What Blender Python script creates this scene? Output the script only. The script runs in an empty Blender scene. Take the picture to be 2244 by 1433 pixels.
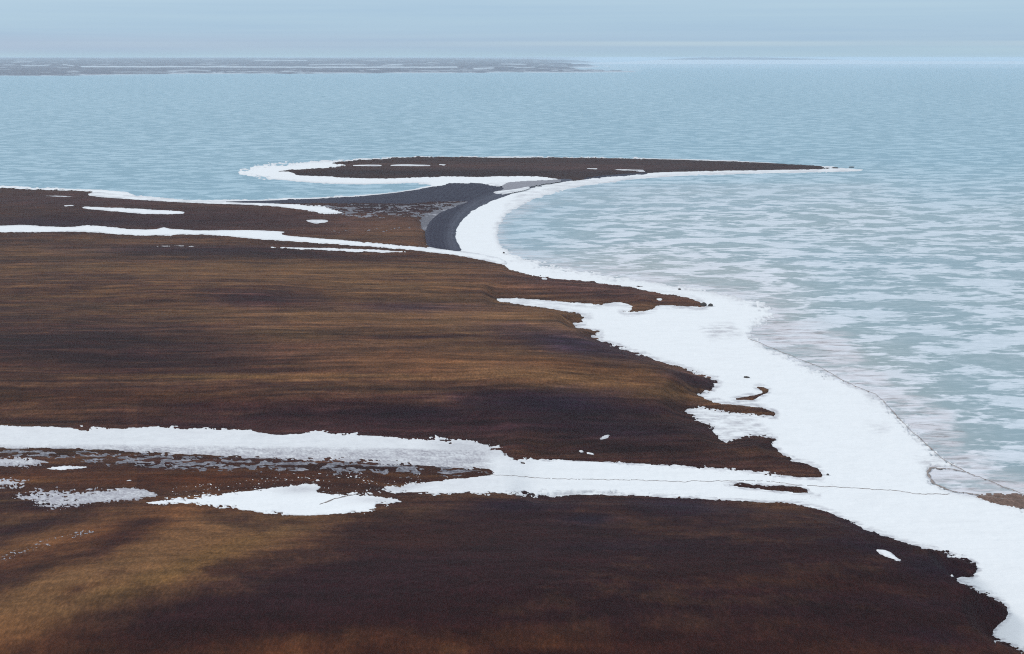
import bpy, math
import numpy as np

# ------------------------------------------------------------------ camera, sky, sun, exposure
sc = bpy.context.scene
COL = sc.collection
W, H, F = 2244.0, 1433.0, 2244.0 * 50 / 36     # measures of the photograph; 50 mm lens
CAMZ = 150.0
HY = 126.0                                      # height of the true horizon in the picture
TP = (H / 2 - HY) / F
PITCH = math.atan(TP)
cp, sp = math.cos(PITCH), math.sin(PITCH)

cam = bpy.data.cameras.new("camera")
camo = bpy.data.objects.new("camera", cam)
COL.objects.link(camo)
camo.location = (0, 0, CAMZ)
camo.rotation_euler = (math.radians(90) - PITCH, 0, 0)
cam.lens = 50
cam.sensor_width = 36
cam.clip_start = 1
cam.clip_end = 300000
sc.camera = camo

SUN_EL, SUN_AZ = 28.0, -65.0                    # azimuth measured from the view direction, minus = left
world = bpy.data.worlds.new("World")
sc.world = world
world.use_nodes = True
wt = world.node_tree
wt.nodes.clear()


def N(t, kind, **kw):
    n = t.nodes.new(kind)
    for k, v in kw.items():
        if k.startswith('i_'):
            key = k[2:]
            key = int(key) if key.isdigit() else key.replace('_', ' ')
            n.inputs[key].default_value = v
        else:
            setattr(n, k, v)
    return n


def math_node(t, op, a, b=None, clamp=False):
    n = t.nodes.new('ShaderNodeMath')
    n.operation = op
    n.use_clamp = clamp
    for i, v in enumerate((a, b)):
        if v is None:
            continue
        if isinstance(v, (int, float)):
            n.inputs[i].default_value = v
        else:
            t.links.new(v, n.inputs[i])
    return n.outputs[0]


def mixc(t, fac, a, b, blend='MIX'):
    n = t.nodes.new('ShaderNodeMix')
    n.data_type = 'RGBA'
    n.blend_type = blend
    for sock, v in ((n.inputs[0], fac), (n.inputs[6], a), (n.inputs[7], b)):
        if isinstance(v, (int, float)):
            sock.default_value = v
        elif isinstance(v, tuple):
            sock.default_value = (*v, 1)
        else:
            t.links.new(v, sock)
    return n.outputs[2]


def ramp(t, fac, stops, interp='LINEAR'):
    n = t.nodes.new('ShaderNodeValToRGB')
    n.color_ramp.interpolation = interp
    el = n.color_ramp.elements
    while len(el) < len(stops):
        el.new(0.5)
    for e, (p, c) in zip(el, stops):
        e.position = p
        e.color = (*c, 1) if isinstance(c, tuple) else (c, c, c, 1)
    t.links.new(fac, n.inputs[0])
    return n.outputs[0]


def S(r, g, b):                                  # display colour -> linear
    return tuple(((v / 255) / 12.92 if v / 255 <= 0.04045 else ((v / 255 + 0.055) / 1.055) ** 2.4) for v in (r, g, b))


sky = N(wt, 'ShaderNodeTexSky', sky_type='NISHITA', sun_disc=False, sun_elevation=math.radians(SUN_EL),
        sun_rotation=math.radians(SUN_AZ), altitude=150, air_density=1.0, dust_density=1.5, ozone_density=1.5)
tc = N(wt, 'ShaderNodeTexCoord')
sep = N(wt, 'ShaderNodeSeparateXYZ')
wt.links.new(tc.outputs['Generated'], sep.inputs[0])
mp = N(wt, 'ShaderNodeMapping')
mp.inputs['Scale'].default_value = (2.2, 2.2, 110)
wt.links.new(tc.outputs['Generated'], mp.inputs[0])
nz = N(wt, 'ShaderNodeTexNoise', i_Scale=1.0, i_Detail=5.0, i_Roughness=0.55, i_Distortion=0.3)
wt.links.new(mp.outputs[0], nz.inputs['Vector'])
mp2 = N(wt, 'ShaderNodeMapping')
mp2.inputs['Scale'].default_value = (3.0, 3.0, 9)
wt.links.new(tc.outputs['Generated'], mp2.inputs[0])
nz2 = N(wt, 'ShaderNodeTexNoise', i_Scale=1.0, i_Detail=6.0)
wt.links.new(mp2.outputs[0], nz2.inputs['Vector'])
# elevation with a slight wobble, so the bands of stratus are not ruler straight
el = math_node(wt, 'ADD', sep.outputs[2], math_node(wt, 'MULTIPLY', math_node(wt, 'SUBTRACT', nz2.outputs[0], 0.5), 0.006))
elm = math_node(wt, 'ADD', math_node(wt, 'MULTIPLY', el, 2.5), 0.1)
base = ramp(wt, elm, [(0.0, S(172, 201, 221)), (0.10, S(180, 208, 222)), (0.112, S(176, 205, 222)), (0.122, S(170, 198, 220)),
                      (0.137, S(169, 198, 222)), (0.165, S(175, 205, 226)), (0.2, S(183, 211, 230)), (0.35, S(196, 216, 233)),
                      (0.7, S(222, 232, 240)), (1.0, S(238, 243, 248))])
side = ramp(wt, math_node(wt, 'ADD', math_node(wt, 'MULTIPLY', sep.outputs[0], 1.4), 0.5), [(0.0, 1.0), (0.55, 0.35), (0.75, 0.0)])
lowband = ramp(wt, elm, [(0.102, 0.0), (0.115, 1.0), (0.126, 1.0), (0.145, 0.0)])
c1 = mixc(wt, math_node(wt, 'MULTIPLY', math_node(wt, 'MULTIPLY', side, lowband), 0.75), base, S(169, 187, 214))
wband = ramp(wt, math_node(wt, 'ADD', math_node(wt, 'MULTIPLY', sep.outputs[2], 2.5), 0.1), [(0.118, 0.0), (0.1225, 1.0), (0.1245, 1.0), (0.129, 0.0)])
notside = math_node(wt, 'SUBTRACT', 1.0, side, True)
wsoft = ramp(wt, nz2.outputs[0], [(0.35, 0.25), (0.6, 1.0)])
c2 = mixc(wt, math_node(wt, 'MULTIPLY', math_node(wt, 'MULTIPLY', math_node(wt, 'MULTIPLY', wband, notside), wsoft), 0.85), c1, S(202, 221, 228))
streak = ramp(wt, nz.outputs[0], [(0.3, 0.0), (0.7, 1.0)])
c3 = mixc(wt, 0.24, c2, mixc(wt, streak, S(146, 176, 212), S(194, 216, 228)))
skym = mixc(wt, 1.0, sky.outputs[0], (0.1, 0.1, 0.1), 'MULTIPLY')
c4 = mixc(wt, 0.94, skym, c3)                    # thin blue sky behind nearly closed stratus
bgs = mixc(wt, 1.0, c4, (10.0, 10.0, 10.0), 'MULTIPLY')
bg = N(wt, 'ShaderNodeBackground', i_Strength=0.1)
wt.links.new(bgs, bg.inputs[0])
wo = N(wt, 'ShaderNodeOutputWorld')
wt.links.new(bg.outputs[0], wo.inputs[0])

sl = bpy.data.lights.new("sun", 'SUN')
sl.energy = 1.5
sl.angle = math.radians(10)
sl.color = (1.0, 0.96, 0.9)
so = bpy.data.objects.new("sun", sl)
COL.objects.link(so)
e, a = math.radians(SUN_EL), math.radians(SUN_AZ)
from mathutils import Vector
sd = Vector((math.sin(a) * math.cos(e), math.cos(a) * math.cos(e), math.sin(e)))
so.rotation_euler = sd.to_track_quat('Z', 'Y').to_euler()
so.location = (0, 0, 400)

sc.view_settings.view_transform = 'Standard'
sc.view_settings.look = 'None'
sc.view_settings.exposure = 0.0
sc.view_settings.gamma = 1.0
sc.render.engine = 'CYCLES'
sc.cycles.max_bounces = 3
sc.cycles.volume_bounces = 1
sc.cycles.use_adaptive_sampling = True
sc.cycles.adaptive_threshold = 0.004
sc.cycles.filter_width = 1.1
sc.cycles.use_denoising = False

# ------------------------------------------------------------------ numeric helpers
rng = np.random.default_rng(7)
PERM = rng.permutation(4096)
GA = rng.random(4096) * 2 * np.pi
GX, GY = np.cos(GA), np.sin(GA)


def perlin(x, y, seed=0):
    x = np.asarray(x, float) + seed * 37.13
    y = np.asarray(y, float) + seed * 11.71
    xi, yi = np.floor(x).astype(np.int64), np.floor(y).astype(np.int64)
    fx, fy = x - xi, y - yi

    def g(ix, iy, dx, dy):
        h = PERM[(PERM[ix & 4095] + iy) & 4095]
        return GX[h] * dx + GY[h] * dy
    u = fx * fx * fx * (fx * (fx * 6 - 15) + 10)
    v = fy * fy * fy * (fy * (fy * 6 - 15) + 10)
    a_ = g(xi, yi, fx, fy) * (1 - u) + g(xi + 1, yi, fx - 1, fy) * u
    b_ = g(xi, yi + 1, fx, fy - 1) * (1 - u) + g(xi + 1, yi + 1, fx - 1, fy - 1) * u
    return (a_ * (1 - v) + b_ * v) * 1.5


def fbm(x, y, oct=4, seed=0, gain=0.55):
    s, amp, n = 0.0, 1.0, 0.0
    for i in range(oct):
        s = s + perlin(x * 2 ** i, y * 2 ** i, seed + i * 3) * amp
        n += amp
        amp *= gain
    return s / n * 1.4


def sstep(a_, b_, x):
    t = np.clip((x - a_) / (b_ - a_), 0, 1)
    return t * t * (3 - 2 * t)


def project(x, y, z):
    dep = y * cp - (z - CAMZ) * sp
    up = y * sp + (z - CAMZ) * cp
    return W / 2 + F * x / dep, H / 2 - F * up / dep


def row_y(py):                                   # ground distance of a row of the picture, at sea level
    a_ = PITCH + np.arctan((py - H / 2) / F)
    return CAMZ / np.tan(a_)


def ground(px, py):
    Y = row_y(np.asarray(py, float))
    dep = Y * cp + CAMZ * sp
    return (np.asarray(px, float) - W / 2) / F * dep, Y


def sdf(poly, X, Y):
    """signed distance, positive inside"""
    P = np.asarray(poly, float)
    Q = np.roll(P, -1, 0)
    d2 = np.full(X.shape, 1e18)
    ins = np.zeros(X.shape, bool)
    for (x0, y0), (x1, y1) in zip(P, Q):
        ex, ey = x1 - x0, y1 - y0
        L = ex * ex + ey * ey + 1e-9
        t = np.clip(((X - x0) * ex + (Y - y0) * ey) / L, 0, 1)
        dx, dy = X - x0 - t * ex, Y - y0 - t * ey
        np.minimum(d2, dx * dx + dy * dy, out=d2)
        if y0 != y1:
            c = ((y0 > Y) != (y1 > Y)) & (X < (x1 - x0) * (Y - y0) / (y1 - y0) + x0)
            ins ^= c
    d = np.sqrt(d2)
    return np.where(ins, d, -d)


def sdf_in(poly, X, Y, m=60.0, out=-60.0):
    P = np.asarray(poly, float)
    sel = (X > P[:, 0].min() - m) & (X < P[:, 0].max() + m) & (Y > P[:, 1].min() - m) & (Y < P[:, 1].max() + m)
    r = np.full(X.shape, out)
    if sel.any():
        r[sel] = np.maximum(sdf(poly, X[sel], Y[sel]), out)
    return r


def line_in(pts, X, Y, m=40.0):
    P = np.asarray(pts, float)
    r = np.full(X.shape, 1e3)
    sel = (X > P[:, 0].min() - m) & (X < P[:, 0].max() + m) & (Y > P[:, 1].min() - m) & (Y < P[:, 1].max() + m)
    if not sel.any():
        return r
    xs_, ys_ = X[sel], Y[sel]
    d2 = np.full(xs_.shape, 1e9)
    for (x0, y0), (x1, y1) in zip(P[:-1], P[1:]):
        ex, ey = x1 - x0, y1 - y0
        t = np.clip(((xs_ - x0) * ex + (ys_ - y0) * ey) / (ex * ex + ey * ey + 1e-9), 0, 1)
        np.minimum(d2, (xs_ - x0 - t * ex) ** 2 + (ys_ - y0 - t * ey) ** 2, out=d2)
    r[sel] = np.sqrt(d2)
    return r


def rounded(poly, it=2, k=0.2):
    P = np.asarray(poly, float)
    for _ in range(it):
        Q = np.roll(P, -1, 0)
        P = np.stack([P * (1 - k) + Q * k, P * k + Q * (1 - k)], 1).reshape(-1, 2)
    return P


# ------------------------------------------------------------------ outlines of land, gravel and snow
MAINLAND = [(3100, 2400), (3100, 1520), (2400, 1450), (2244, 1427), (2200, 1407), (2172, 1397), (2183, 1375), (2212, 1352), (2206, 1322),
            (2162, 1302), (2108, 1277), (2096, 1268), (2138, 1262), (2146, 1240), (2110, 1222), (2000, 1193), (1900, 1160), (1840, 1130),
            (1790, 1112), (1730, 1100), (1600, 1095), (1300, 1080), (1190, 1087), (1170, 1060), (1175, 1030), (1200, 1010), (1340, 1015),
            (1500, 1022), (1640, 1032), (1700, 1043), (1800, 1050), (1806, 1040), (1790, 1022), (1722, 1002), (1706, 986), (1692, 976), (1700, 960),
            (1678, 954), (1640, 952), (1596, 968), (1580, 965), (1560, 935), (1520, 910), (1500, 898), (1530, 893), (1600, 905),
            (1640, 909), (1698, 914), (1703, 904), (1672, 891), (1560, 880), (1536, 866), (1525, 861), (1560, 857), (1566, 845), (1582, 838),
            (1545, 823), (1510, 810), (1430, 785), (1292, 738), (1322, 735), (1300, 722), (1250, 711), (1285, 708), (1275, 700), (1300, 695),
            (1240, 680), (1140, 665), (1085, 657), (1110, 654), (1200, 660), (1310, 670), (1350, 663), (1384, 670), (1380, 680),
            (1355, 681), (1385, 687), (1432, 680), (1440, 670), (1500, 672), (1548, 676), (1540, 662), (1510, 650), (1440, 640),
            (1380, 627), (1320, 618), (1180, 605), (1120, 590), (1105, 578), (1020, 558), (1000, 552), (935, 545), (930, 500), (925, 480),
            (1000, 450), (1035, 438), (850, 436), (700, 440), (480, 443), (330, 437), (192, 426), (208, 420), (190, 417), (100, 415), (0, 410), (-900, 398),
            (-900, 2400)]
SPIT = [(720, 356), (800, 350), (880, 346), (1000, 344), (1100, 346), (1200, 345), (1400, 348), (1550, 352), (1700, 358), (1800, 365),
        (1822, 368), (1810, 371), (1600, 373), (1450, 377), (1390, 381), (1300, 390), (1255, 397), (1225, 392), (1190, 387), (1150, 385),
        (1050, 387), (950, 387), (870, 390), (790, 391), (720, 386), (650, 384), (645, 379), (630, 375), (605, 376), (640, 372),
        (700, 369), (750, 364), (768, 360), (740, 358)]
ISLET_A = [(1600, 876), (1640, 866), (1672, 862), (1660, 852), (1655, 846), (1672, 846), (1685, 853), (1684, 860), (1676, 864), (1660, 872),
           (1648, 880), (1632, 877), (1610, 880)]
ISLET_B = [(1580, 1061), (1620, 1060), (1750, 1065), (1770, 1070), (1774, 1079), (1800, 1086), (1740, 1080), (1640, 1072)]
ISLET_C = [(1378, 624), (1410, 626), (1432, 631), (1400, 630)]
GRAVEL = [(470, 443), (600, 440), (720, 435), (840, 427), (930, 414), (968, 407), (985, 402), (1040, 402), (1085, 406), (1105, 411), (1112, 415),
          (1180, 402), (1250, 390), (1320, 384), (1400, 380), (1420, 379), (1415, 381), (1330, 387), (1250, 394), (1160, 411), (1100, 431),
          (1040, 456), (1012, 481), (999, 502), (996, 522), (1014, 554), (960, 546), (938, 538), (932, 515), (937, 492), (960, 468), (1000, 452),
          (1040, 440), (1000, 440), (900, 446), (800, 447), (700, 446), (600, 446)]
POND = [(1100, 408), (1120, 402), (1240, 396), (1190, 404), (1130, 415), (1085, 425), (1110, 415)]
SHORE_R = [(1895, 371), (1850, 368), (1800, 362), (1400, 372), (1160, 398), (1040, 436), (990, 480), (980, 540), (1000, 560), (1000, 1100),
           (1200, 1200), (2100, 1500), (3100, 1650), (3100, 1260), (2300, 1122), (2244, 1112), (2190, 1100), (2150, 1086), (2090, 1078), (2050, 1063),
           (2030, 1040), (2040, 1022), (2110, 1030), (2060, 1000), (2000, 945), (1950, 895), (1920, 865), (1860, 840), (1760, 795),
           (1680, 760), (1640, 735), (1660, 712), (1700, 690), (1680, 668), (1620, 652), (1560, 637), (1480, 625), (1400, 612),
           (1300, 597), (1200, 580), (1130, 560), (1098, 540), (1088, 510), (1100, 480), (1130, 455), (1180, 432), (1250, 412), (1350, 396),
           (1480, 385), (1600, 381), (1800, 377), (1885, 375)]
SHORE_SPIT = [(520, 380), (545, 366), (610, 358), (700, 352), (800, 346), (900, 343), (1100, 341), (1400, 345), (1600, 350), (1720, 357),
              (1720, 370), (1250, 400), (1050, 408), (975, 413), (800, 436), (640, 443), (470, 446), (380, 443), (380, 437), (560, 436), (700, 431),
              (850, 422), (920, 411), (950, 404), (900, 401), (800, 405), (700, 402), (600, 394), (540, 387)]
SHORE_L = [(-900, 388), (0, 406), (100, 411), (190, 414), (230, 415), (285, 421), (300, 429), (330, 434), (480, 440), (480, 447), (330, 443), (180, 432),
           (0, 422), (-900, 412)]
BANK = [(205, 421), (300, 431), (420, 441), (500, 443), (700, 449), (735, 460), (755, 468), (725, 472), (650, 460), (600, 453), (480, 448), (380, 442), (250, 434),
        (190, 429)]
VALLEY = [(-900, 915), (0, 934), (100, 936), (180, 940), (260, 941), (330, 937), (400, 938), (430, 941), (540, 942), (590, 953), (620, 955),
          (680, 948), (710, 944), (740, 950), (800, 955), (870, 960), (960, 965), (1010, 966), (1060, 973), (1100, 985), (1112, 1000),
          (1130, 1008), (1230, 1010), (1340, 1015), (1500, 1021), (1640, 1031), (1700, 1042), (1810, 1052), (1850, 1072),
          (1740, 1100), (1600, 1095), (1500, 1090), (1300, 1080), (1240, 1080), (1190, 1087), (1120, 1084), (1000, 1083), (890, 1086),
          (850, 1078), (840, 1072), (900, 1062), (1000, 1051), (1086, 1042), (1060, 1030), (960, 1025), (850, 1019), (760, 1013), (650, 1009),
          (500, 1002), (400, 998), (250, 989), (100, 984), (0, 986), (-900, 975)]
FARDRIFT = [(-900, 480), (0, 495), (50, 492), (90, 495), (150, 498), (190, 493), (240, 497), (290, 502), (340, 503), (360, 497), (376, 502),
            (440, 505), (520, 504), (580, 505), (632, 508), (612, 515), (700, 522), (820, 532), (960, 545), (1060, 558), (1105, 570), (1112, 580),
            (1020, 564), (900, 549), (700, 535), (560, 526), (480, 518), (420, 515), (340, 519), (260, 516), (200, 510), (100, 510), (0, 511),
            (-900, 500)]

MAINLAND = rounded(MAINLAND, 1)
SPIT, GRAVEL, POND, SHORE_R, SHORE_SPIT, SHORE_L, BANK, VALLEY, FARDRIFT, ISLET_A, ISLET_B = (
    rounded(p_) for p_ in (SPIT, GRAVEL, POND, SHORE_R, SHORE_SPIT, SHORE_L, BANK, VALLEY, FARDRIFT, ISLET_A, ISLET_B))

# ------------------------------------------------------------------ relief of the coast
HILLS = [  # centre and radii in picture measures at sea level, height in metres
    (1000, 1420, 1300, 260, 15), (200, 1500, 500, 260, 6), (300, 800, 1300, 130, 8), (1150, 860, 420, 70, 5), (1150, 740, 260, 45, 2.5),
    (200, 465, 420, 26, 5), (1550, 1000, 260, 35, 2.2), (400, 640, 700, 50, 4), (650, 900, 200, 40, 2), (1900, 1290, 300, 90, 3),
]


def relief(qx, qy, x, y):
    land = np.maximum(sdf_in(MAINLAND, qx, qy, 90, -90), sdf_in(SPIT, qx, qy, 30, -90))
    scale = np.clip((qy - 330) / 700, 0.05, 1.0)
    rampv = sstep(0, 1, land / (70 * scale + 4))
    h = np.zeros_like(qx)
    for cx, cy, rx, ry, hh in HILLS:
        h += hh * np.exp(-((qx - cx) / rx) ** 2 - ((qy - cy) / ry) ** 2)
    valley = np.maximum(sdf_in(VALLEY, qx, qy, 60, -60), 0)
    h *= 1 - 0.75 * sstep(-45, 12, sdf_in(VALLEY, qx, qy, 60, -60))
    h += 1.2 * fbm(x / 90, y / 70, 3, 5) + 1.0
    return h * rampv


def hummocks(x, y):
    near = np.clip(900 / np.maximum(y, 100), 0.25, 1)
    return (0.16 * fbm(x / 7, y / 5, 2, 21) + 0.10 * fbm(x / 2.2, y / 2.2, 2, 31)) * near


def cols(step, pad):
    return np.concatenate([np.arange(-900, -40, pad), np.arange(-40, 2284, step), np.arange(2284, 3101, pad)])


XS = cols(2.3, 16)
YS = np.concatenate([np.arange(338, 470, 0.9), np.arange(470, 620, 1.4), np.arange(620, 1450, 2.1), np.arange(1450, 2400, 14)])
QX, QY = np.meshgrid(XS, YS)
GYp = row_y(QY)
GXp = (QX - W / 2) / F * (GYp * cp + CAMZ * sp)
REL = relief(QX, QY, GXp, GYp)
HUM = hummocks(GXp, GYp)
PX, PY = project(GXp, GYp, REL + 0.3)

# shared roughness noise, in metres on the ground
NE1 = 0.6 * fbm(PX / 30, PY / 11, 5, 50, 0.65) + 0.7 * fbm(PX / 55, PY / 6, 4, 55, 0.6)
NE2 = fbm(PX / 9, PY / 3.6, 3, 60, 0.7)
NE3 = fbm(PX / 5.5, PY / 2.8, 2, 65, 0.8)


RM = np.clip(1 + 1.9 * fbm(PX / 170, PY / 80, 3, 68), 0.3, 2.1)


def edge_noise(amp, fine):
    return RM * (NE1 * amp * 1.8 + NE2 * fine * 1.1 + NE3 * fine * 0.3)


def set_attr(me, name, arr, kind='FLOAT'):
    at = me.attributes.new(name, kind, 'POINT')
    if kind == 'FLOAT':
        at.data.foreach_set('value', np.asarray(arr, np.float32).ravel())
    else:
        c = np.ones((arr.shape[0], 4), np.float32)
        c[:, :3] = arr
        at.data.foreach_set('color', c.ravel())


def mesh_from_grid(name, X, Y, Z, keep, mat, attrs=None, colors=None):
    """keep: boolean per grid vertex; faces with any kept vertex are built"""
    fk = keep[:-1, :-1] | keep[1:, :-1] | keep[:-1, 1:] | keep[1:, 1:]
    r, c = np.nonzero(fk)
    n = X.shape[1]
    i0 = r * n + c
    quads = np.stack([i0, i0 + n, i0 + n + 1, i0 + 1], 1)
    used, inv = np.unique(quads, return_inverse=True)
    quads = inv.reshape(quads.shape)
    # rows run from far to near, columns left to right: this order faces up
    co = np.stack([X.ravel()[used], Y.ravel()[used], Z.ravel()[used]], 1).astype(np.float32)
    me = bpy.data.meshes.new(name)
    me.vertices.add(len(co))
    me.vertices.foreach_set('co', co.ravel())
    me.loops.add(quads.size)
    me.loops.foreach_set('vertex_index', quads.ravel().astype(np.int32))
    me.polygons.add(len(quads))
    me.polygons.foreach_set('loop_start', np.arange(0, quads.size, 4, dtype=np.int32))
    me.update(calc_edges=True)
    me.polygons.foreach_set('use_smooth', np.ones(len(quads), bool))
    for k, v in (attrs or {}).items():
        set_attr(me, k, v.ravel()[used])
    for k, v in (colors or {}).items():
        set_attr(me, k, v.reshape(-1, 3)[used], 'FLOAT_COLOR')
    me.materials.append(mat)
    o = bpy.data.objects.new(name, me)
    COL.objects.link(o)
    return o


def tag(o, label=None, cat=None, group=None, kind=None):
    if label:
        o['label'] = label
    if cat:
        o['category'] = cat
    if group:
        o['group'] = group
    if kind:
        o['kind'] = kind
    return o


# ------------------------------------------------------------------ materials
def new_mat(name):
    m = bpy.data.materials.new(name)
    m.use_nodes = True
    t = m.node_tree
    b = t.nodes['Principled BSDF']
    return m, t, b


def attr(t, name, out='Fac'):
    n = t.nodes.new('ShaderNodeAttribute')
    n.attribute_name = name
    return n.outputs[out]


def geo_noise(t, scale, detail=4, rough=0.55, stretch=(1, 1, 1), dist=0.0, vec=None):
    g = N(t, 'ShaderNodeNewGeometry')
    m_ = N(t, 'ShaderNodeMapping')
    m_.inputs['Scale'].default_value = stretch
    t.links.new(vec or g.outputs['Position'], m_.inputs[0])
    n = N(t, 'ShaderNodeTexNoise', i_Scale=scale, i_Detail=float(detail), i_Roughness=rough, i_Distortion=dist)
    t.links.new(m_.outputs[0], n.inputs['Vector'])
    return n.outputs[0]


def bump(t, b, h, strength, dist):
    n = N(t, 'ShaderNodeBump', i_Strength=strength, i_Distance=dist)
    t.links.new(h, n.inputs['Height'])
    t.links.new(n.outputs[0], b.inputs['Normal'])


m_tundra, t, b = new_mat('tundra')
ground_col = attr(t, 'ground_col', 'Color')
n1 = geo_noise(t, 0.75, 7, 0.78, (1.5, 0.6, 1))
n2 = geo_noise(t, 0.12, 6, 0.68, (0.5, 1.2, 1))
k1 = ramp(t, n1, [(0.3, 0.5), (0.5, 0.9), (0.72, 1.7)])
k2 = ramp(t, n2, [(0.3, 0.65), (0.7, 1.4)])
cc = mixc(t, 1.0, mixc(t, 1.0, ground_col, k1, 'MULTIPLY'), k2, 'MULTIPLY')
wv = geo_noise(t, 0.012, 3, 0.5)
gp = N(t, 'ShaderNodeNewGeometry')
vm = N(t, 'ShaderNodeVectorMath', operation='ADD')
cx_ = N(t, 'ShaderNodeCombineXYZ')
t.links.new(math_node(t, 'MULTIPLY', wv, 24), cx_.inputs[1])
t.links.new(gp.outputs['Position'], vm.inputs[0])
t.links.new(cx_.outputs[0], vm.inputs[1])
n3 = geo_noise(t, 0.16, 6, 0.7, (0.07, 1, 1), 0.0, vm.outputs[0])
n4 = geo_noise(t, 0.05, 5, 0.65, (0.10, 1, 1), 0.0, vm.outputs[0])
k3 = ramp(t, n3, [(0.33, 0.6), (0.5, 0.95), (0.62, 1.3), (0.7, 1.9)])
k4 = ramp(t, n4, [(0.35, 0.7), (0.65, 1.35)])
stf = attr(t, 'streak')
cc = mixc(t, stf, cc, mixc(t, 1.0, mixc(t, 1.0, cc, k3, 'MULTIPLY'), k4, 'MULTIPLY'))
n5 = geo_noise(t, 0.035, 5, 0.7, (0.6, 1, 1), 0.6)
k5 = ramp(t, n5, [(0.38, 0.0), (0.62, 1.0)])
cc = mixc(t, math_node(t, 'MULTIPLY', k5, 0.45), cc, mixc(t, 1.0, cc, (1.18, 1.0, 0.86), 'MULTIPLY'))
t.links.new(cc, b.inputs['Base Color'])
b.inputs['Roughness'].default_value = 0.95
b.inputs['Specular IOR Level'].default_value = 0.1
bump(t, b, n1, 0.4, 0.8)

m_gravel, t, b = new_mat('gravel')
gtone = attr(t, 'tone')
n1 = geo_noise(t, 0.25, 6, 0.7, (1, 1, 1))
gc = mixc(t, gtone, S(42, 40, 58), S(76, 78, 92))
cc = mixc(t, 1.0, gc, ramp(t, n1, [(0.3, 0.8), (0.7, 1.2)]), 'MULTIPLY')
t.links.new(cc, b.inputs['Base Color'])
b.inputs['Roughness'].default_value = 0.9
b.inputs['Specular IOR Level'].default_value = 0.15


def snow_mat(name, clean, dirty_shaded, lo=0.48, hi=0.75):
    m, t, b = new_mat(name)
    g = attr(t, 'grey')
    n1 = geo_noise(t, 0.12, 6, 0.65, (0.5, 1, 1))
    n2 = geo_noise(t, 0.7, 5, 0.7)
    f = math_node(t, 'ADD', g, math_node(t, 'MULTIPLY', math_node(t, 'SUBTRACT', n2, 0.5), math_node(t, 'MULTIPLY', g, 1.6)), True)
    base_ = mixc(t, ramp(t, n1, [(lo, 0.0), (hi, 0.35)]), clean, tuple(v * 0.86 for v in clean))
    cc = mixc(t, f, base_, dirty_shaded)
    t.links.new(cc, b.inputs['Base Color'])
    b.inputs['Roughness'].default_value = 0.8
    b.inputs['Specular IOR Level'].default_value = 0.2
    bump(t, b, geo_noise(t, 0.22, 5, 0.6, (0.35, 1, 1)), 0.5, 1.2)
    return m


m_snow = snow_mat('snow', (0.86, 0.88, 0.90), (0.36, 0.35, 0.39))
m_slush = snow_mat('slush', (0.50, 0.50, 0.55), (0.115, 0.112, 0.135))

m_crack, t, b = new_mat('crack')
n1 = geo_noise(t, 0.4, 4, 0.6)
cc = mixc(t, n1, (0.10, 0.075, 0.065), (0.42, 0.36, 0.34))
t.links.new(cc, b.inputs['Base Color'])
b.inputs['Roughness'].default_value = 0.85

m_ice, t, b = new_mat('sea_ice')
cover = attr(t, 'cover')
green = attr(t, 'green')
dirt = attr(t, 'dirt')
pale = attr(t, 'pale')
warp = geo_noise(t, 0.018, 3, 0.5)
g = N(t, 'ShaderNodeNewGeometry')
n_big = geo_noise(t, 0.044, 9, 0.56, (0.6, 0.8, 1), 0.35)
n_mid = geo_noise(t, 0.13, 7, 0.65, (0.55, 1.15, 1), 0.3)
n_fine = geo_noise(t, 0.35, 5, 0.65, (0.6, 1, 1))
n_wide = geo_noise(t, 0.0045, 4, 0.55, (0.5, 1.2, 1))
mb = math_node(t, 'ADD', math_node(t, 'MULTIPLY', n_big, 0.68), math_node(t, 'MULTIPLY', n_mid, 0.32))
mb = math_node(t, 'MULTIPLY', math_node(t, 'SUBTRACT', mb, 0.505), 20.0)
mb = math_node(t, 'ADD', math_node(t, 'ADD', mb, math_node(t, 'MULTIPLY', math_node(t, 'SUBTRACT', n_fine, 0.5), 1.6)), cover, True)
ms = math_node(t, 'ADD', math_node(t, 'MULTIPLY', n_mid, 0.6), math_node(t, 'MULTIPLY', n_fine, 0.4))
ms = math_node(t, 'ADD', math_node(t, 'MULTIPLY', math_node(t, 'SUBTRACT', ms, 0.52), 9.0), math_node(t, 'MULTIPLY', cover, 0.9), True)
patch = math_node(t, 'ADD', math_node(t, 'MULTIPLY', mb, 0.78), math_node(t, 'MULTIPLY', ms, 0.25), True)
icec = mixc(t, green, (0.215, 0.375, 0.465), (0.32, 0.385, 0.395))
icec = mixc(t, math_node(t, 'MULTIPLY', ramp(t, n_wide, [(0.35, 0.0), (0.65, 1.0)]), 0.30), icec, (0.185, 0.34, 0.45))
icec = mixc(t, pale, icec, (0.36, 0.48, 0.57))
snowc = mixc(t, green, (0.39, 0.56, 0.66), (0.77, 0.79, 0.85))
cc = mixc(t, patch, icec, snowc)
dn = ramp(t, geo_noise(t, 0.11, 7, 0.7, (0.4, 1.2, 1)), [(0.42, 0.15), (0.58, 1.0)])
dirtc = mixc(t, ramp(t, geo_noise(t, 0.16, 6, 0.72, (0.35, 1.4, 1)), [(0.5, 0.0), (0.62, 1.0)]), (0.64, 0.62, 0.66), (0.22, 0.18, 0.18))
cc = mixc(t, math_node(t, 'MULTIPLY', dirt, dn, True), cc, dirtc)
t.links.new(cc, b.inputs['Base Color'])
b.inputs['Roughness'].default_value = 0.55
b.inputs['Specular IOR Level'].default_value = 0.25

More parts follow.
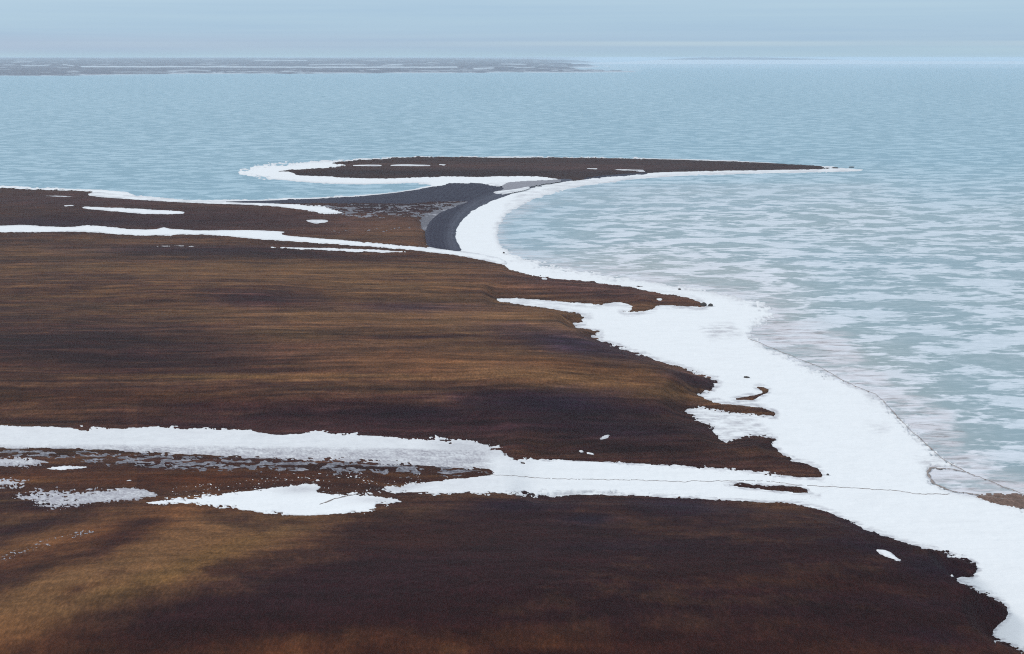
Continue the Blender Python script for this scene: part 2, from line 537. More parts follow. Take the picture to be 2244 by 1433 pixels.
# ------------------------------------------------------------------ sea ice (reaches the horizon)
ixs = np.concatenate([np.arange(-6000, -900, 150), np.arange(-900, 3101, 7.0), np.arange(3250, 8500, 150)])
iys = np.concatenate([[128.3, 129.5, 131], np.arange(132, 345, 2.0), np.arange(345, 1450, 5.0), np.arange(1450, 3200, 60)])
IX, IY = np.meshgrid(ixs, iys)
IYp = row_y(IY)
IXp = (IX - W / 2) / F * (IYp * cp + CAMZ * sp)
SX = np.minimum(sdf_in(SHORE_R, IX, IY, 260, -260), 0)
right = sstep(1000, 1500, IX + (IY - 420) * 0.5)
cov = 0.30 + 0.13 * right * sstep(300, 470, IY) + 0.06 * sstep(1500, 2100, IX) * sstep(300, 330, IY) * (1 - sstep(400, 520, IY))
cov += 0.06 * sstep(250, 340, IY) + 0.25 * fbm(IX / 260, IY / 60, 3, 80)
dirtz = sdf_in([(1640, 720), (1700, 690), (1780, 700), (1860, 740), (1960, 850), (2080, 900), (2130, 990), (2260, 1060), (2700, 1150), (2700, 1200), (2244, 1115),
                (2090, 1078), (1990, 960), (1900, 860), (1700, 770)], IX, IY, 60, -60)
cov += 0.25 * sstep(-6, 14, dirtz) + 0.3 * sstep(-22, -3, SX) * (IY > 380)
# open wet channel of bare greenish ice along the shore lead
ch = line_in([(1480, 600), (1640, 640), (1760, 690), (1850, 730), (1900, 790), (2020, 860), (2100, 930), (2180, 990), (2260, 1030), (2500, 1120)], IX, IY, 150)
chw = 12 + 0.04 * np.maximum(IY - 600, 0)
ch = ch + 16 * fbm(IX / 90, IY / 25, 4, 85, 0.6)
cov -= 0.6 * np.exp(-(np.maximum(ch, 0) / (chw * 0.8)) ** 2) * sstep(600, 700, IY)
cov -= 0.12 * sstep(-70, -20, SX) * (1 - sstep(-20, -8, SX)) * (IY < 640)
grn = np.clip(right * sstep(330, 520, IY), 0, 1)
grn = grn * (0.65 + 0.35 * sstep(-180, -20, SX))
hook = sstep(-6, 4, sdf_in([(2112, 1031), (2050, 1026), (2035, 1036), (2048, 1060), (2092, 1077), (2160, 1082), (2200, 1060)], IX, IY, 20, -20))
cov += 0.7 * hook
drt = 0.85 * sstep(-18, 24, dirtz + 22 * fbm(IX / 110, IY / 22, 4, 86, 0.6)) + 0.45 * sstep(-30, -2, SX) * (IY > 440) * (IY < 760) * (IX > 1080) + 0.25 * sstep(-90, -10, SX) * (IY > 400) * (IY < 760) * (IX > 1080)
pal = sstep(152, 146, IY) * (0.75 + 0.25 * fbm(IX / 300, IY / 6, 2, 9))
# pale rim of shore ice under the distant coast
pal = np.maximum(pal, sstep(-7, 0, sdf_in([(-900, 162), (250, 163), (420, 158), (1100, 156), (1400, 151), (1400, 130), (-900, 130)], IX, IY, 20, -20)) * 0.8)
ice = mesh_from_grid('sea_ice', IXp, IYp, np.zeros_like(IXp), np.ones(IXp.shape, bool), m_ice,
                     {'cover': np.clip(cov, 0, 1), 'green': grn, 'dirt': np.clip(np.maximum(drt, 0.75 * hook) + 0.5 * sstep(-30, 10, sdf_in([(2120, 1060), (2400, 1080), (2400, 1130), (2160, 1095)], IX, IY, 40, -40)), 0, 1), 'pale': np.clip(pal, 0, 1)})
tag(ice, 'frozen sea ice streaked with wind-blown snow out to the horizon', kind='structure')

# ------------------------------------------------------------------ layers that lie on one another
def layer(name, f, level, thick, mat, attrs=None, colors=None, dip=0.35, marg=3.0, hum=1.0, edge=4.0):
    """f: signed distance to the outline in picture measures, positive inside; the sheet dips below the one under it at its edge"""
    z = REL + HUM * hum + level + np.where(f > 0, thick * sstep(0, edge, f), np.maximum(f / marg, -1) * dip)
    return mesh_from_grid(name, GXp, GYp, z, f > -marg, mat, attrs, colors)


zero = np.zeros_like(PX)

# ---- shore snow
GN = fbm(PX / 40, PY / 4, 4, 170, 0.6)


def grey_from(*zones):
    g_ = np.zeros_like(PX)
    for poly, amt, soft in zones:
        g_ = np.maximum(g_, np.clip(0.45 + 1.6 * GN, 0, 1) * amt * 1.3 * sstep(-soft, soft * 0.6, sdf_in(poly, PX, PY, soft + 5, -soft - 5)))
    return g_


fm = sdf_in(MAINLAND, PX, PY, 400, -60)
for isl in (ISLET_A, ISLET_B, ISLET_C):
    fm = np.maximum(fm, sdf_in(isl, PX, PY, 40))
rough = np.clip((PY - 420) / 350, 0.12, 1.0) * (0.42 + 0.55 * sstep(1850, 2100, PX) * sstep(1120, 1220, PY) + 0.3 * sstep(650, 720, PY) * sstep(1050, 1250, PX) * (1 - sstep(1060, 1075, PY)))
fm = fm + edge_noise(4.0, 2.6) * rough
# broken, thin cover where the pocket of snow eats into the point
pock = sdf_in([(1520, 890), (1670, 905), (1720, 960), (1690, 985), (1600, 975), (1540, 930)], PX, PY, 30)
fm = fm + 5.0 * NE2 * sstep(-10, 10, pock)
fr = sdf_in(SHORE_R, PX, PY) + edge_noise(6, 7.0) * np.clip((PY - 350) / 250, 0.12, 1)
gr = 0.22 * sstep(14, 0, fr) + grey_from(([(1540, 720), (1600, 712), (1620, 732), (1560, 740)], 0.45, 14),
                                        ([(1900, 865), (1960, 870), (1970, 890), (1910, 880)], 0.35, 14),
                                        ([(2010, 1000), (2060, 1010), (2040, 1030)], 0.4, 14),
                                        ([(1900, 930), (1950, 935), (1930, 950)], 0.25, 14),
                                        ([(1150, 420), (1260, 396), (1330, 388), (1180, 420), (1110, 450)], 0.35, 10),
                                        ([(1500, 898), (1560, 905), (1650, 915), (1690, 950), (1600, 965), (1560, 935)], 0.45, 12))
gr = np.maximum(gr, np.clip(0.55 + 1.5 * GN, 0, 1) * (0.7 * sstep(-9, -1, fm) * sstep(600, 700, PY) + 0.5 * sstep(9, 1, fr)))
shore = layer('shore_snow', fr, 0.02, 0.30, m_snow, {'grey': gr}, dip=0.4, hum=0.4)
tag(shore, 'broad white snow sheet between the dark tundra points and the sea ice', kind='structure')
fs = sdf_in(SHORE_SPIT, PX, PY) - 0.5 + edge_noise(1.5, 1.4) * (1 + 2.0 * sstep(700, 560, PX))
o = layer('spit_snow', fs, 0.02, 0.25, m_snow, {'grey': 0.35 * sstep(5, 0, fs)}, dip=0.4, marg=1.6, hum=0.2, edge=3)
tag(o, 'snow fringe round the far sand spit', kind='structure')
fl = sdf_in(SHORE_L, PX, PY) + edge_noise(1.0, 0.6)
o = layer('coast_snow', fl, 0.02, 0.25, m_snow, {'grey': 0.2 * sstep(4, 0, fl)}, dip=0.4, marg=1.6, hum=0.2, edge=3)
tag(o, 'thin snow rim along the far left coast', kind='structure')

# ---- tundra and its ground colours, dark bluish patches included
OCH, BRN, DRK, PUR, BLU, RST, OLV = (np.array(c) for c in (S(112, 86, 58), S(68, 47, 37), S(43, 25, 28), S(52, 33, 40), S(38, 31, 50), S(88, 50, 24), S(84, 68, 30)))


def blob(cx, cy, rx, ry, rot=0.0, wob=0.35):
    c_, s_ = math.cos(math.radians(rot)), math.sin(math.radians(rot))
    dx, dy = PX - cx, PY - cy
    u, v = (dx * c_ + dy * s_) / rx, (-dx * s_ + dy * c_) / ry
    return np.exp(-(u * u + v * v) * (1 + wob * NB))


NB = 1.6 * fbm(PX / 120, PY / 30, 5, 90, 0.65)
ST1 = fbm(GXp / 110 + 0.4 * fbm(GXp / 80, GYp / 40, 2, 3), GYp / 9, 4, 100, 0.6)
ST2 = fbm(GXp / 45, GYp / 3.2, 3, 110, 0.6)
ST3 = fbm(GXp / 35, GYp / 22, 5, 120, 0.6)
ST4 = fbm(GXp / 6, GYp / 8, 4, 130, 0.7)
lower = sstep(1080, 1140, PY)
tone = 0.42 + 0.28 * ST1 * (1 - 0.6 * lower) + 0.30 * ST2 * (1 - 0.8 * lower) * sstep(500, 620, PY) + 0.22 * ST3 + 0.14 * ST4
midz = sstep(545, 600, PY) * (1 - sstep(820, 900, PY))
tone += 0.20 * midz * sstep(-100, 800, PX + 0.0 * PY)
tone -= 0.16 * sstep(860, 900, PY) * (1 - sstep(1060, 1100, PY)) * (PX > 300)
tone -= 0.10 * (1 - sstep(480, 520, PY))
LIGHT = [(120, 550, 200, 12, 0, .4), (330, 530, 220, 9, 0, .3), (600, 590, 600, 16, 0, .3), (900, 625, 300, 14, 0, .25), (750, 690, 450, 20, 0, .3), (1100, 700, 240, 22, 0, .3),
         (560, 825, 330, 6, 0, .35), (1000, 800, 400, 35, 3, .28), (1300, 840, 280, 16, 8, .35), (1500, 870, 120, 8, 8, .3), (1000, 745, 300, 5, -4, .3),
         (850, 500, 160, 32, 4, .45), (1620, 900, 110, 12, 5, .35), (1380, 672, 90, 9, 0, .25), (1550, 985, 180, 30, 5, .18), (1700, 1030, 120, 16, 8, .2),
         (400, 1190, 90, 60, -60, .45), (330, 1240, 210, 45, -22, .45), (80, 1310, 180, 40, -30, .45), (600, 1180, 180, 25, -12, .35), (20, 1400, 120, 40, -20, .3),
         (200, 1150, 160, 22, -10, .2), (60, 1200, 120, 20, -15, .25), (1000, 365, 500, 8, 0, .30), (1300, 372, 160, 6, 0, .2), (1250, 1390, 500, 12, -3, .14), (1050, 1425, 300, 10, -2, .25),
         (300, 440, 180, 7, 4, .12), (620, 460, 150, 10, 3, .2), (1250, 1150, 200, 10, 0, .1), (700, 1400, 200, 14, -5, .2)]
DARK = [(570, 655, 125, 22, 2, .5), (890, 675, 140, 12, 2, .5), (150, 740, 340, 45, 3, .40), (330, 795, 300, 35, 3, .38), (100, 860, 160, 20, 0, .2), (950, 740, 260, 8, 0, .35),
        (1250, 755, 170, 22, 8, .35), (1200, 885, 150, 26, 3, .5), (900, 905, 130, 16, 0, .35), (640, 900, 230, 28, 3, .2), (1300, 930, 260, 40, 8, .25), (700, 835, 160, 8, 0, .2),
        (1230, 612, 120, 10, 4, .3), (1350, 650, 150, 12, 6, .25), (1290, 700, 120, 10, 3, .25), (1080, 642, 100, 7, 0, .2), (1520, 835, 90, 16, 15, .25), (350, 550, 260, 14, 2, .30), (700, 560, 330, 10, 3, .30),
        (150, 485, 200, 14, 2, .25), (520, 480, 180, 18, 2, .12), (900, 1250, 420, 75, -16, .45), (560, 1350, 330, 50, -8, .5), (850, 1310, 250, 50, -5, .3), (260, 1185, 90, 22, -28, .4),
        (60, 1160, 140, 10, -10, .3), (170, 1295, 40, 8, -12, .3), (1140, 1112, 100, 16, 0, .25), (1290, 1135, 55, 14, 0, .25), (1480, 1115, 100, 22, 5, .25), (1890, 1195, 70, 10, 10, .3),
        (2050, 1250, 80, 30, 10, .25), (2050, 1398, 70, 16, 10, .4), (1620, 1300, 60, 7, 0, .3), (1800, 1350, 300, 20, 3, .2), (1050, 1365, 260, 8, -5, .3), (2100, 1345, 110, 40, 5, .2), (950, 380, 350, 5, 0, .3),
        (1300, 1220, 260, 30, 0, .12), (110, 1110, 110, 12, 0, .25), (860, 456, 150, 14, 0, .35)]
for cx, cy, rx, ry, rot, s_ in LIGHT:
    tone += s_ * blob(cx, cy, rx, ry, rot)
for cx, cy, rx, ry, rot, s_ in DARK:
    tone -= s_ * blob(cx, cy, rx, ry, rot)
# foreground slope darker and even
tone -= 0.24 * sstep(1090, 1180, PY) * sstep(600, 900, PX)
# fine pale trails and old ridges
for pts, s_ in (([(1000, 731), (1150, 727), (1260, 722)], .4), ([(1000, 762), (1200, 772), (1400, 800), (1500, 812)], .35), ([(0, 563), (90, 556), (240, 545)], .35),
                ([(0, 595), (300, 588), (700, 592), (1000, 596)], .25), ([(350, 829), (500, 826), (760, 834)], .35), ([(560, 640), (900, 640), (1200, 650)], .12),
                ([(0, 670), (300, 678), (640, 676)], .25), ([(760, 735), (900, 733), (1000, 730)], .2), ([(1060, 845), (1300, 862), (1500, 876)], .25)):
    tone += s_ * np.exp(-(line_in(pts, PX, PY, 12) / 2.6) ** 2) * (0.6 + 0.6 * NE1)
rn = fbm(GXp / 150 + 0.3 * fbm(GXp / 60, GYp / 60, 2, 7), GYp / 13, 2, 180)
rn2 = fbm(GXp / 90 + 0.3 * fbm(GXp / 60, GYp / 60, 2, 8), GYp / 8, 2, 190)
tone += 0.34 * midz * (np.clip(1 - np.abs(rn) * 11, 0, 1) * (0.4 + 1.2 * np.abs(ST3)) + 0.7 * np.clip(1 - np.abs(rn2) * 9, 0, 1) * np.clip(ST1 + 0.3, 0, 1))
ST5 = fbm(GXp / 26 + 0.5 * fbm(GXp / 50, GYp / 50, 2, 9), GYp / 20, 5, 195, 0.65)
tone = tone + lower * ((tone - 0.36) * 0.45 + 0.26 * ST5 - 0.03)
tone = np.clip(tone, 0, 1)[..., None]
ground_col = np.where(tone < 0.4, DRK + (BRN - DRK) * (tone / 0.4), BRN + (OCH - BRN) * ((tone - 0.4) / 0.6))
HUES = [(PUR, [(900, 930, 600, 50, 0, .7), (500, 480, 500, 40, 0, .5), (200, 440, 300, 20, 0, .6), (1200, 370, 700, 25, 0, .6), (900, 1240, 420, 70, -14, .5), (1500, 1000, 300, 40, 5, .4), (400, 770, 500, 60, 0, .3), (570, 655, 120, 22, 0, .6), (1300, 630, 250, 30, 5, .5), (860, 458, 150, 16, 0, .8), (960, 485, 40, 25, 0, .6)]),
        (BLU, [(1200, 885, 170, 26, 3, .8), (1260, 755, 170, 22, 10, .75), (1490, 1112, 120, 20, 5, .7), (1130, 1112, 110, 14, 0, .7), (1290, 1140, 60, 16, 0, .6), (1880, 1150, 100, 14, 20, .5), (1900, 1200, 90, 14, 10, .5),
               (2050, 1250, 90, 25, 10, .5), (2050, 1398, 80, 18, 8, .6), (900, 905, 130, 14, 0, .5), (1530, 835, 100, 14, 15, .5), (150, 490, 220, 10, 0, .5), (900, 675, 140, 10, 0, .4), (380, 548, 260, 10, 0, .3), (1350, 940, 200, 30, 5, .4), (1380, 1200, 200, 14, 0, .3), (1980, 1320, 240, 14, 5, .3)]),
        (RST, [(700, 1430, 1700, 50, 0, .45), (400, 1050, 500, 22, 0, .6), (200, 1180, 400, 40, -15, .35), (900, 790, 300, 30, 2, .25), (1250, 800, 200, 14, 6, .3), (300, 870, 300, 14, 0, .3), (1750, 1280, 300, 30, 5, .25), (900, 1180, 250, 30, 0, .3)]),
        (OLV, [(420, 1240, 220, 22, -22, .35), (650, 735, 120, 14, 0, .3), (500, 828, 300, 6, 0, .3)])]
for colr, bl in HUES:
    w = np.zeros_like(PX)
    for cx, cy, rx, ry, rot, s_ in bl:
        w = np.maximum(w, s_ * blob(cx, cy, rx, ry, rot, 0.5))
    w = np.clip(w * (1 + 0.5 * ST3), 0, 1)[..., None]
    lum = ground_col.sum(-1, keepdims=True) / colr.sum()
    ground_col = ground_col * (1 - w) + colr * (0.35 + 0.65 * lum) * w
ground_col = np.clip(ground_col * np.array([1.0, 0.875, 0.825]) - np.array([0.0015, 0.0025, 0.002]), 0.003, 0.4)
streakf = 0.15 + 0.8 * sstep(1060, 1000, PY) * sstep(480, 560, PY)

ground_col = ground_col * (0.72 + 0.28 * sstep(0.5, 5, fm))[..., None]      # tundra colour darkened in a thin rim along its outline
land = layer('tundra', fm, 0.25, 0.45, m_tundra, attrs={'streak': streakf}, colors={'ground_col': ground_col}, dip=0.65, edge=6)
tag(land, 'brown and ochre tundra of the mainland coast', kind='structure')
fsp = sdf_in(SPIT, PX, PY) + 0.3 + edge_noise(0.9, 1.0)
o = layer('spit', fsp, 0.35, 1.2, m_tundra, attrs={'streak': streakf}, colors={'ground_col': ground_col}, dip=0.7, marg=1.8, edge=5)
tag(o, 'low dark brown spit curving out into the frozen sea', kind='structure')

# ---- gravel barrier beach
fg = sdf_in(GRAVEL, PX, PY) + edge_noise(1.2, 1.0)
inner = line_in([(1012, 560), (1000, 522), (1003, 500), (1016, 480), (1044, 458), (1102, 434), (1165, 414), (1255, 396)], PX, PY, 60)
gt = 0.85 * (1 - sstep(8, 34, inner * np.clip(1.6 - (PY - 400) / 200, 0.8, 2.2))) + 0.22 * NE1 + 0.05 + 0.14 * np.sin(inner * 0.75 + 2 * NE1)
o = layer('gravel_beach', fg, 0.8, 0.8, m_gravel, {'tone': np.clip(gt, 0, 1)}, dip=0.9, marg=2.0, hum=0.2, edge=6)
tag(o, 'dark grey gravel barrier beach joining the spit to the mainland', kind='structure')
fp = sdf_in(POND, PX, PY) + edge_noise(0.5, 0.4)
o = layer('lagoon', fp, 1.75, 0.05, m_slush, {'grey': zero + 0.62}, dip=0.4, marg=1.6, hum=0.0, edge=3)
tag(o, 'grey frozen lagoon behind the gravel beach', kind='structure')


HSTR = 1.1 * fbm(PX / 90, PY / 6, 4, 160, 0.6) + 0.35 * NE2
HSTR2 = 0.9 * fbm(PX / 40, PY / 4.5, 4, 165, 0.65) + 0.4 * NE3


# ---- things: snow patches lying on the tundra
def snow_patch(name, poly, label, amp=1.2, fine=0.9, hn=None, front=False, level=0.62, thick=0.25, grey=0.0, holes=0.0, cap=None, mat=None, group='snow patches lying on the tundra', cat='snow patch', cut=None, edge=3.0, kind=None, greyf=None):
    f = sdf_in(poly if len(poly) > 60 else rounded(poly), PX, PY)
    s_ = np.clip((PY - 340) / 300, 0.4, 1.0) * 1.15
    if cap is not None:
        f = np.minimum(f, cap)
    f = f + edge_noise(amp, fine) * s_ + holes * (0.8 * NE2 + 0.5 * NE1 + 0.9 * NE3 if hn is None else hn)
    if cut is not None:
        f = np.minimum(f, -cut)
    if front:                                    # only the near slope, not the ground hidden behind it
        f = np.where(QY < QY[f > 0].max() - 20, -60, f)
    g_ = grey * (1.0 + 0.7 * NE1 + 0.5 * NE3) + 0.6 * np.clip(0.5 + 1.6 * GN, 0, 1) * sstep(5, 0, f)
    if greyf is not None:
        g_ = np.maximum(g_, greyf)
    o = layer(name, f, level, thick, mat or m_snow, {'grey': np.clip(g_, 0, 1)}, dip=0.45, marg=2.0, hum=0.45, edge=edge)
    return tag(o, label, None if kind else cat, None if kind else group, kind)


crackline = [(700, 1104), (745, 1090), (790, 1081)]
isb = sdf_in(ISLET_B, PX, PY) + edge_noise(1.5, 1)
vg = 0.9 * sstep(970, 988, PY - np.maximum(PX - 300, 0) * 0.012) * sstep(1110, 1040, PX) * (PY < 1040) * (0.75 + 0.6 * NE1 + 0.4 * NE3)
vg = np.maximum(vg, 0.20 * sstep(1320, 1000, PX) * (1 + 0.5 * NE1))  # left part of the drift greyed: slope shade put into the snow colour
vg = np.maximum(vg, 0.55 * blob(1020, 985, 110, 22, 8))
vg = np.maximum(vg, 0.5 * blob(880, 1072, 80, 10, -8))
vg = np.maximum(vg, 0.3 * blob(420, 950, 60, 6, 3))
snow_patch('snowdrift', VALLEY, 'long wide white snowdrift filling the valley in front of the middle tundra', 5, 3.0, cut=isb, greyf=vg, level=0.66 - 0.58 * sstep(1230, 1480, PX), group='snow drifts in the valleys', cat='snowdrift')
snow_patch('snowdrift', FARDRIFT, 'long thin white snowdrift running from the left edge to the gravel beach', 1.0, 1.2, group='snow drifts in the valleys', cat='snowdrift')
snow_patch('snowdrift', BANK, 'narrow snowdrift under the far left coast, ragged at its right end', 1.2, 1.5, holes=3.5 * sstep(600, 700, PX), hn=HSTR2, group='snow drifts in the valleys', cat='snowdrift')
LOWPATCH = [(300, 1106), (330, 1101), (420, 1091), (500, 1083), (600, 1071), (640, 1063), (690, 1061), (706, 1070), (690, 1080), (740, 1085), (830, 1087), (885, 1100),
            (870, 1105), (820, 1108), (832, 1118), (760, 1128), (680, 1134), (600, 1129), (520, 1118), (460, 1111), (400, 1107), (340, 1108)]
snow_patch('snow_patch', LOWPATCH, 'big white snow patch with pointed ends on the lower left flats', 3, 2.6, greyf=np.maximum(0.5 * blob(660, 1075, 60, 10), 0.35 * blob(830, 1098, 60, 8)))
snow_patch('snow_patch', [(18, 1093), (60, 1085), (110, 1076), (170, 1082), (240, 1072), (300, 1070), (350, 1084), (350, 1092), (250, 1101), (180, 1109), (100, 1115), (80, 1108), (60, 1098)],
           'thawing grey snow patch with broken edges, left of the big white patch', 4, 4, grey=0.75, holes=3.5, cap=7)
snow_patch('snow_patch', [(-200, 1050), (0, 1055), (30, 1055), (64, 1062), (30, 1070), (0, 1071), (-200, 1075)], 'small broken snow patch at the left edge above the grey patch', 3, 3, grey=0.6, holes=4.0)
snow_patch('snow_patch', [(-100, 1008), (0, 1008), (60, 1006), (112, 1016), (60, 1023), (0, 1021), (-100, 1022)], 'mottled oval snow patch at the left edge below the valley drift', 2, 2.5, grey=0.6, holes=4, level=0.75)
snow_patch('snow_patch', [(90, 1031), (130, 1023), (200, 1024), (160, 1030)], 'thin white sliver of snow between the slush and the brown flats', 1, 1, level=0.75)
snow_patch('snow_patch', [(268, 1056), (290, 1052), (292, 1055), (272, 1058)], 'tiny snow fleck alone on the rusty brown flats', 0.6, 0.6)
snow_patch('snow_patch', [(180, 452), (260, 455), (350, 460), (405, 463), (406, 470), (370, 472), (300, 470), (240, 464), (180, 459)], 'elongated white snow patch in the middle of the far left tundra', 1.2, 1.2)
snow_patch('snow_patch', [(138, 450), (158, 448), (166, 453), (142, 454)], 'short snow streak beside the left tip of the elongated far patch', 0.8, 0.8)
snow_patch('snow_patch', [(84, 429), (130, 428), (184, 433), (120, 433)], 'faint thin snow streak near the far left shore', 0.8, 0.8, grey=0.3)
snow_patch('snow_patch', [(-200, 420), (0, 425), (32, 427), (0, 429), (-200, 428)], 'thin snow streak at the left edge near the far shore', 0.6, 0.6, grey=0.2)
snow_patch('snow_patch', [(572, 543), (600, 541), (700, 543), (800, 546), (902, 552), (890, 556), (760, 553), (640, 547)], 'long sharp white snow streak just below the thin far snowdrift', 0.8, 0.8)
snow_patch('snow_patch', [(332, 540), (380, 537), (436, 540), (430, 543), (380, 541), (340, 543)], 'short thin snow streak left of the long sharp streak', 0.6, 0.6)
snow_patch('snow_patch', [(668, 481), (720, 481), (720, 489), (690, 492), (672, 487)], 'fuzzy small snow patch beside the ochre flat', 1.0, 1.5, grey=0.25)
snow_patch('snow_patch', [(1915, 1207), (1938, 1206), (1950, 1213), (1976, 1230), (1966, 1233), (1946, 1226), (1932, 1218)], 'bright narrow snow patch slanting across the dark foreground slope at right', 2, 2.5, level=0.7)
snow_patch('snow_patch', [(1268, 989), (1276, 988), (1280, 993), (1272, 995)], 'small white snow dot, left one of a pair on the middle point', 0.8, 0.8, level=0.75)
snow_patch('snow_patch', [(1285, 992), (1300, 995), (1302, 999), (1286, 998)], 'small white snow streak, right one of a pair on the middle point', 0.8, 0.8, level=0.75)
snow_patch('snow_patch', [(1312, 966), (1326, 955), (1338, 956), (1332, 962)], 'faint slanting snow fleck above the pair on the middle point', 1, 1, grey=0.25, level=0.75)
snow_patch('snow_patch', [(1186, 610), (1200, 611), (1198, 614), (1188, 613)], 'tiny snow spot on the dark slope above the narrow snow inlet', 0.5, 0.5, level=0.75)
snow_patch('snow_patch', [(2084, 1262), (2090, 1262), (2089, 1267), (2083, 1266)], 'tiny white snow dot beside the notch in the right foreground shore', 0, 0, level=0.8, front=True)
snow_patch('snow_patch', [(1436, 656), (1448, 654), (1454, 657), (1446, 661)], 'small snow spot near the tip of the upper dark point', 1.5, 1.5, level=0.75)
G_ = 'snow streaks along the top of the spit'
for poly, lab in (([(768, 365), (785, 363), (838, 363), (834, 366)], 'leftmost white snow streak on the spit, at the snowy notch'),
                  ([(848, 365), (870, 362), (944, 363), (942, 366)], 'longest white snow streak on the left part of the spit'),
                  ([(958, 362), (978, 362), (974, 364.5)], 'short snow fleck right of the longest streak on the spit'),
                  ([(1280, 371), (1310, 371), (1308, 373)], 'small snow streak on the middle of the spit'),
                  ([(1340, 373), (1412, 374), (1410, 376), (1360, 375)], 'broken snow streak near the thin right arm of the spit')):
    snow_patch('snow_patch', poly, lab, 0.4, 0.4, level=1.6, thick=0.5, group=G_, edge=1.5)
snow_patch('snow_patch', [(1070, 405), (1108, 404), (1106, 406), (1090, 408)], 'small snow streak at the head of the dark gravel flat', 0.3, 0.3, level=1.75, group=G_, edge=1.5)
snow_patch('snow_patch', [(1080, 424), (1092, 421), (1135, 417), (1160, 411), (1150, 416), (1110, 424), (1090, 427)], 'curved white snow strip along the inner side of the gravel beach', 0.4, 0.5, level=1.75, group=G_, edge=1.5)

# ---- uncountable mottled snow and slush
o = snow_patch('slush', [(-200, 984), (0, 986), (200, 990), (400, 1000), (600, 1006), (900, 1016), (1078, 1034), (1070, 1043), (1000, 1045), (900, 1046), (820, 1044), (760, 1040), (600, 1036), (400, 1034),
                         (250, 1024), (150, 1010), (0, 1000), (-200, 1000)], 'grey slushy stone flat below the valley snowdrift', 5, 4, level=0.62, thick=0.08, grey=0.85, holes=8.0, cap=9, mat=m_slush, kind='stuff', hn=HSTR)
o = snow_patch('slush_speckle', [(350, 1075), (500, 1062), (650, 1040), (800, 1036), (1060, 1044), (960, 1054), (860, 1068), (800, 1092), (720, 1086), (700, 1062), (560, 1076), (420, 1092), (340, 1096)],
               'flecks of old snow scattered over the brown flats', 0, 0, level=0.62, thick=0.12, grey=0.1, holes=9.0, cap=-3.0, kind='stuff')
o = snow_patch('lagoon_slush', [(700, 450), (900, 446), (1032, 440), (1020, 450), (965, 470), (940, 500), (915, 505), (922, 485), (900, 474), (830, 482), (760, 476), (700, 462)],
               'mottled grey slush on the dark lagoon flat', 0, 0, level=0.62, thick=0.1, grey=0.8, holes=6, cap=1.8, mat=m_slush, hn=HSTR2, kind='stuff')
o = snow_patch('track_snow', [(635, 502), (760, 503), (930, 500), (900, 507), (760, 509), (640, 506)], 'faint grey snow trace across the ochre flat', 0, 0, level=0.62, thick=0.1, grey=0.5, holes=5, cap=-0.6, mat=m_slush, kind='stuff')
o = snow_patch('stony_streak', [(-20, 1228), (60, 1198), (140, 1176), (215, 1158), (220, 1163), (150, 1184), (80, 1206), (0, 1236)], 'line of pale stones and frost running down the left foreground slope', 0, 0, level=0.62, thick=0.1, grey=0.35, holes=7.0, cap=-0.2, mat=m_slush, kind='stuff')


# ---- cracks and meltwater lines in the snow
def place(px, py, lev):
    """point of the relief seen at a place of the picture"""
    qx, qy = px.copy(), py.copy()
    for _ in range(6):
        x, y = ground(qx, qy)
        z = relief(qx, qy, x, y) + hummocks(x, y) * 0.45 + lev
        ax, ay = project(x, y, z)
        qx, qy = qx + (px - ax), qy + (py - ay)
    return x, y, z


def crack(name, pts, w, label, cat, lev, gaps=0.3, seed=0):
    """a ribbon of broken ice and silt: width wanders and it pinches out in places"""
    P = np.asarray(pts, float)
    seg = np.hypot(*np.diff(P, axis=0).T)
    cum = np.concatenate([[0], np.cumsum(seg)])
    u = np.arange(0, cum[-1], 2.5)
    px = np.interp(u, cum, P[:, 0]) + 3.0 * fbm(u / 40, u * 0, 4, 300 + seed)
    py = np.interp(u, cum, P[:, 1]) + 2.2 * fbm(u / 22, u * 0, 4, 310 + seed)
    lv = lev(px) if callable(lev) else np.full_like(px, lev)
    x, y, z = place(px, py, lv)
    wd = w * (0.75 + 1.1 * fbm(u / 9, u * 0, 3, 320 + seed)) * np.clip((fbm(u / 35, u * 0, 3, 330 + seed) + gaps) * 4, 0.2, 1)
    tx, ty = np.gradient(x), np.gradient(y)
    L = np.hypot(tx, ty) + 1e-9
    nx, ny = -ty / L, tx / L
    vs, fs_ = [], []
    for i in range(len(u)):
        hw = max(wd[i], 0.0) / 2
        for k, dz in ((-1, -0.12), (0, 0.05), (1, -0.12)):
            vs.append((x[i] + nx[i] * hw * k * 1.2, y[i] + ny[i] * hw * k * 1.2, z[i] + 0.06 + dz * (1 if hw > 0.02 else 3)))
    for i in range(len(u) - 1):
        if max(wd[i], wd[i + 1]) < 0.04:
            continue
        for k in (0, 1):
            fs_.append((i * 3 + k, i * 3 + k + 1, i * 3 + 4 + k, i * 3 + 3 + k))
    me = bpy.data.meshes.new(name)
    me.from_pydata(vs, [], fs_)
    me.materials.append(m_crack)
    o = bpy.data.objects.new(name, me)
    COL.objects.link(o)
    return tag(o, label, cat)


def drift_top(px):
    return 0.93 - 0.58 * sstep(1230, 1480, px)


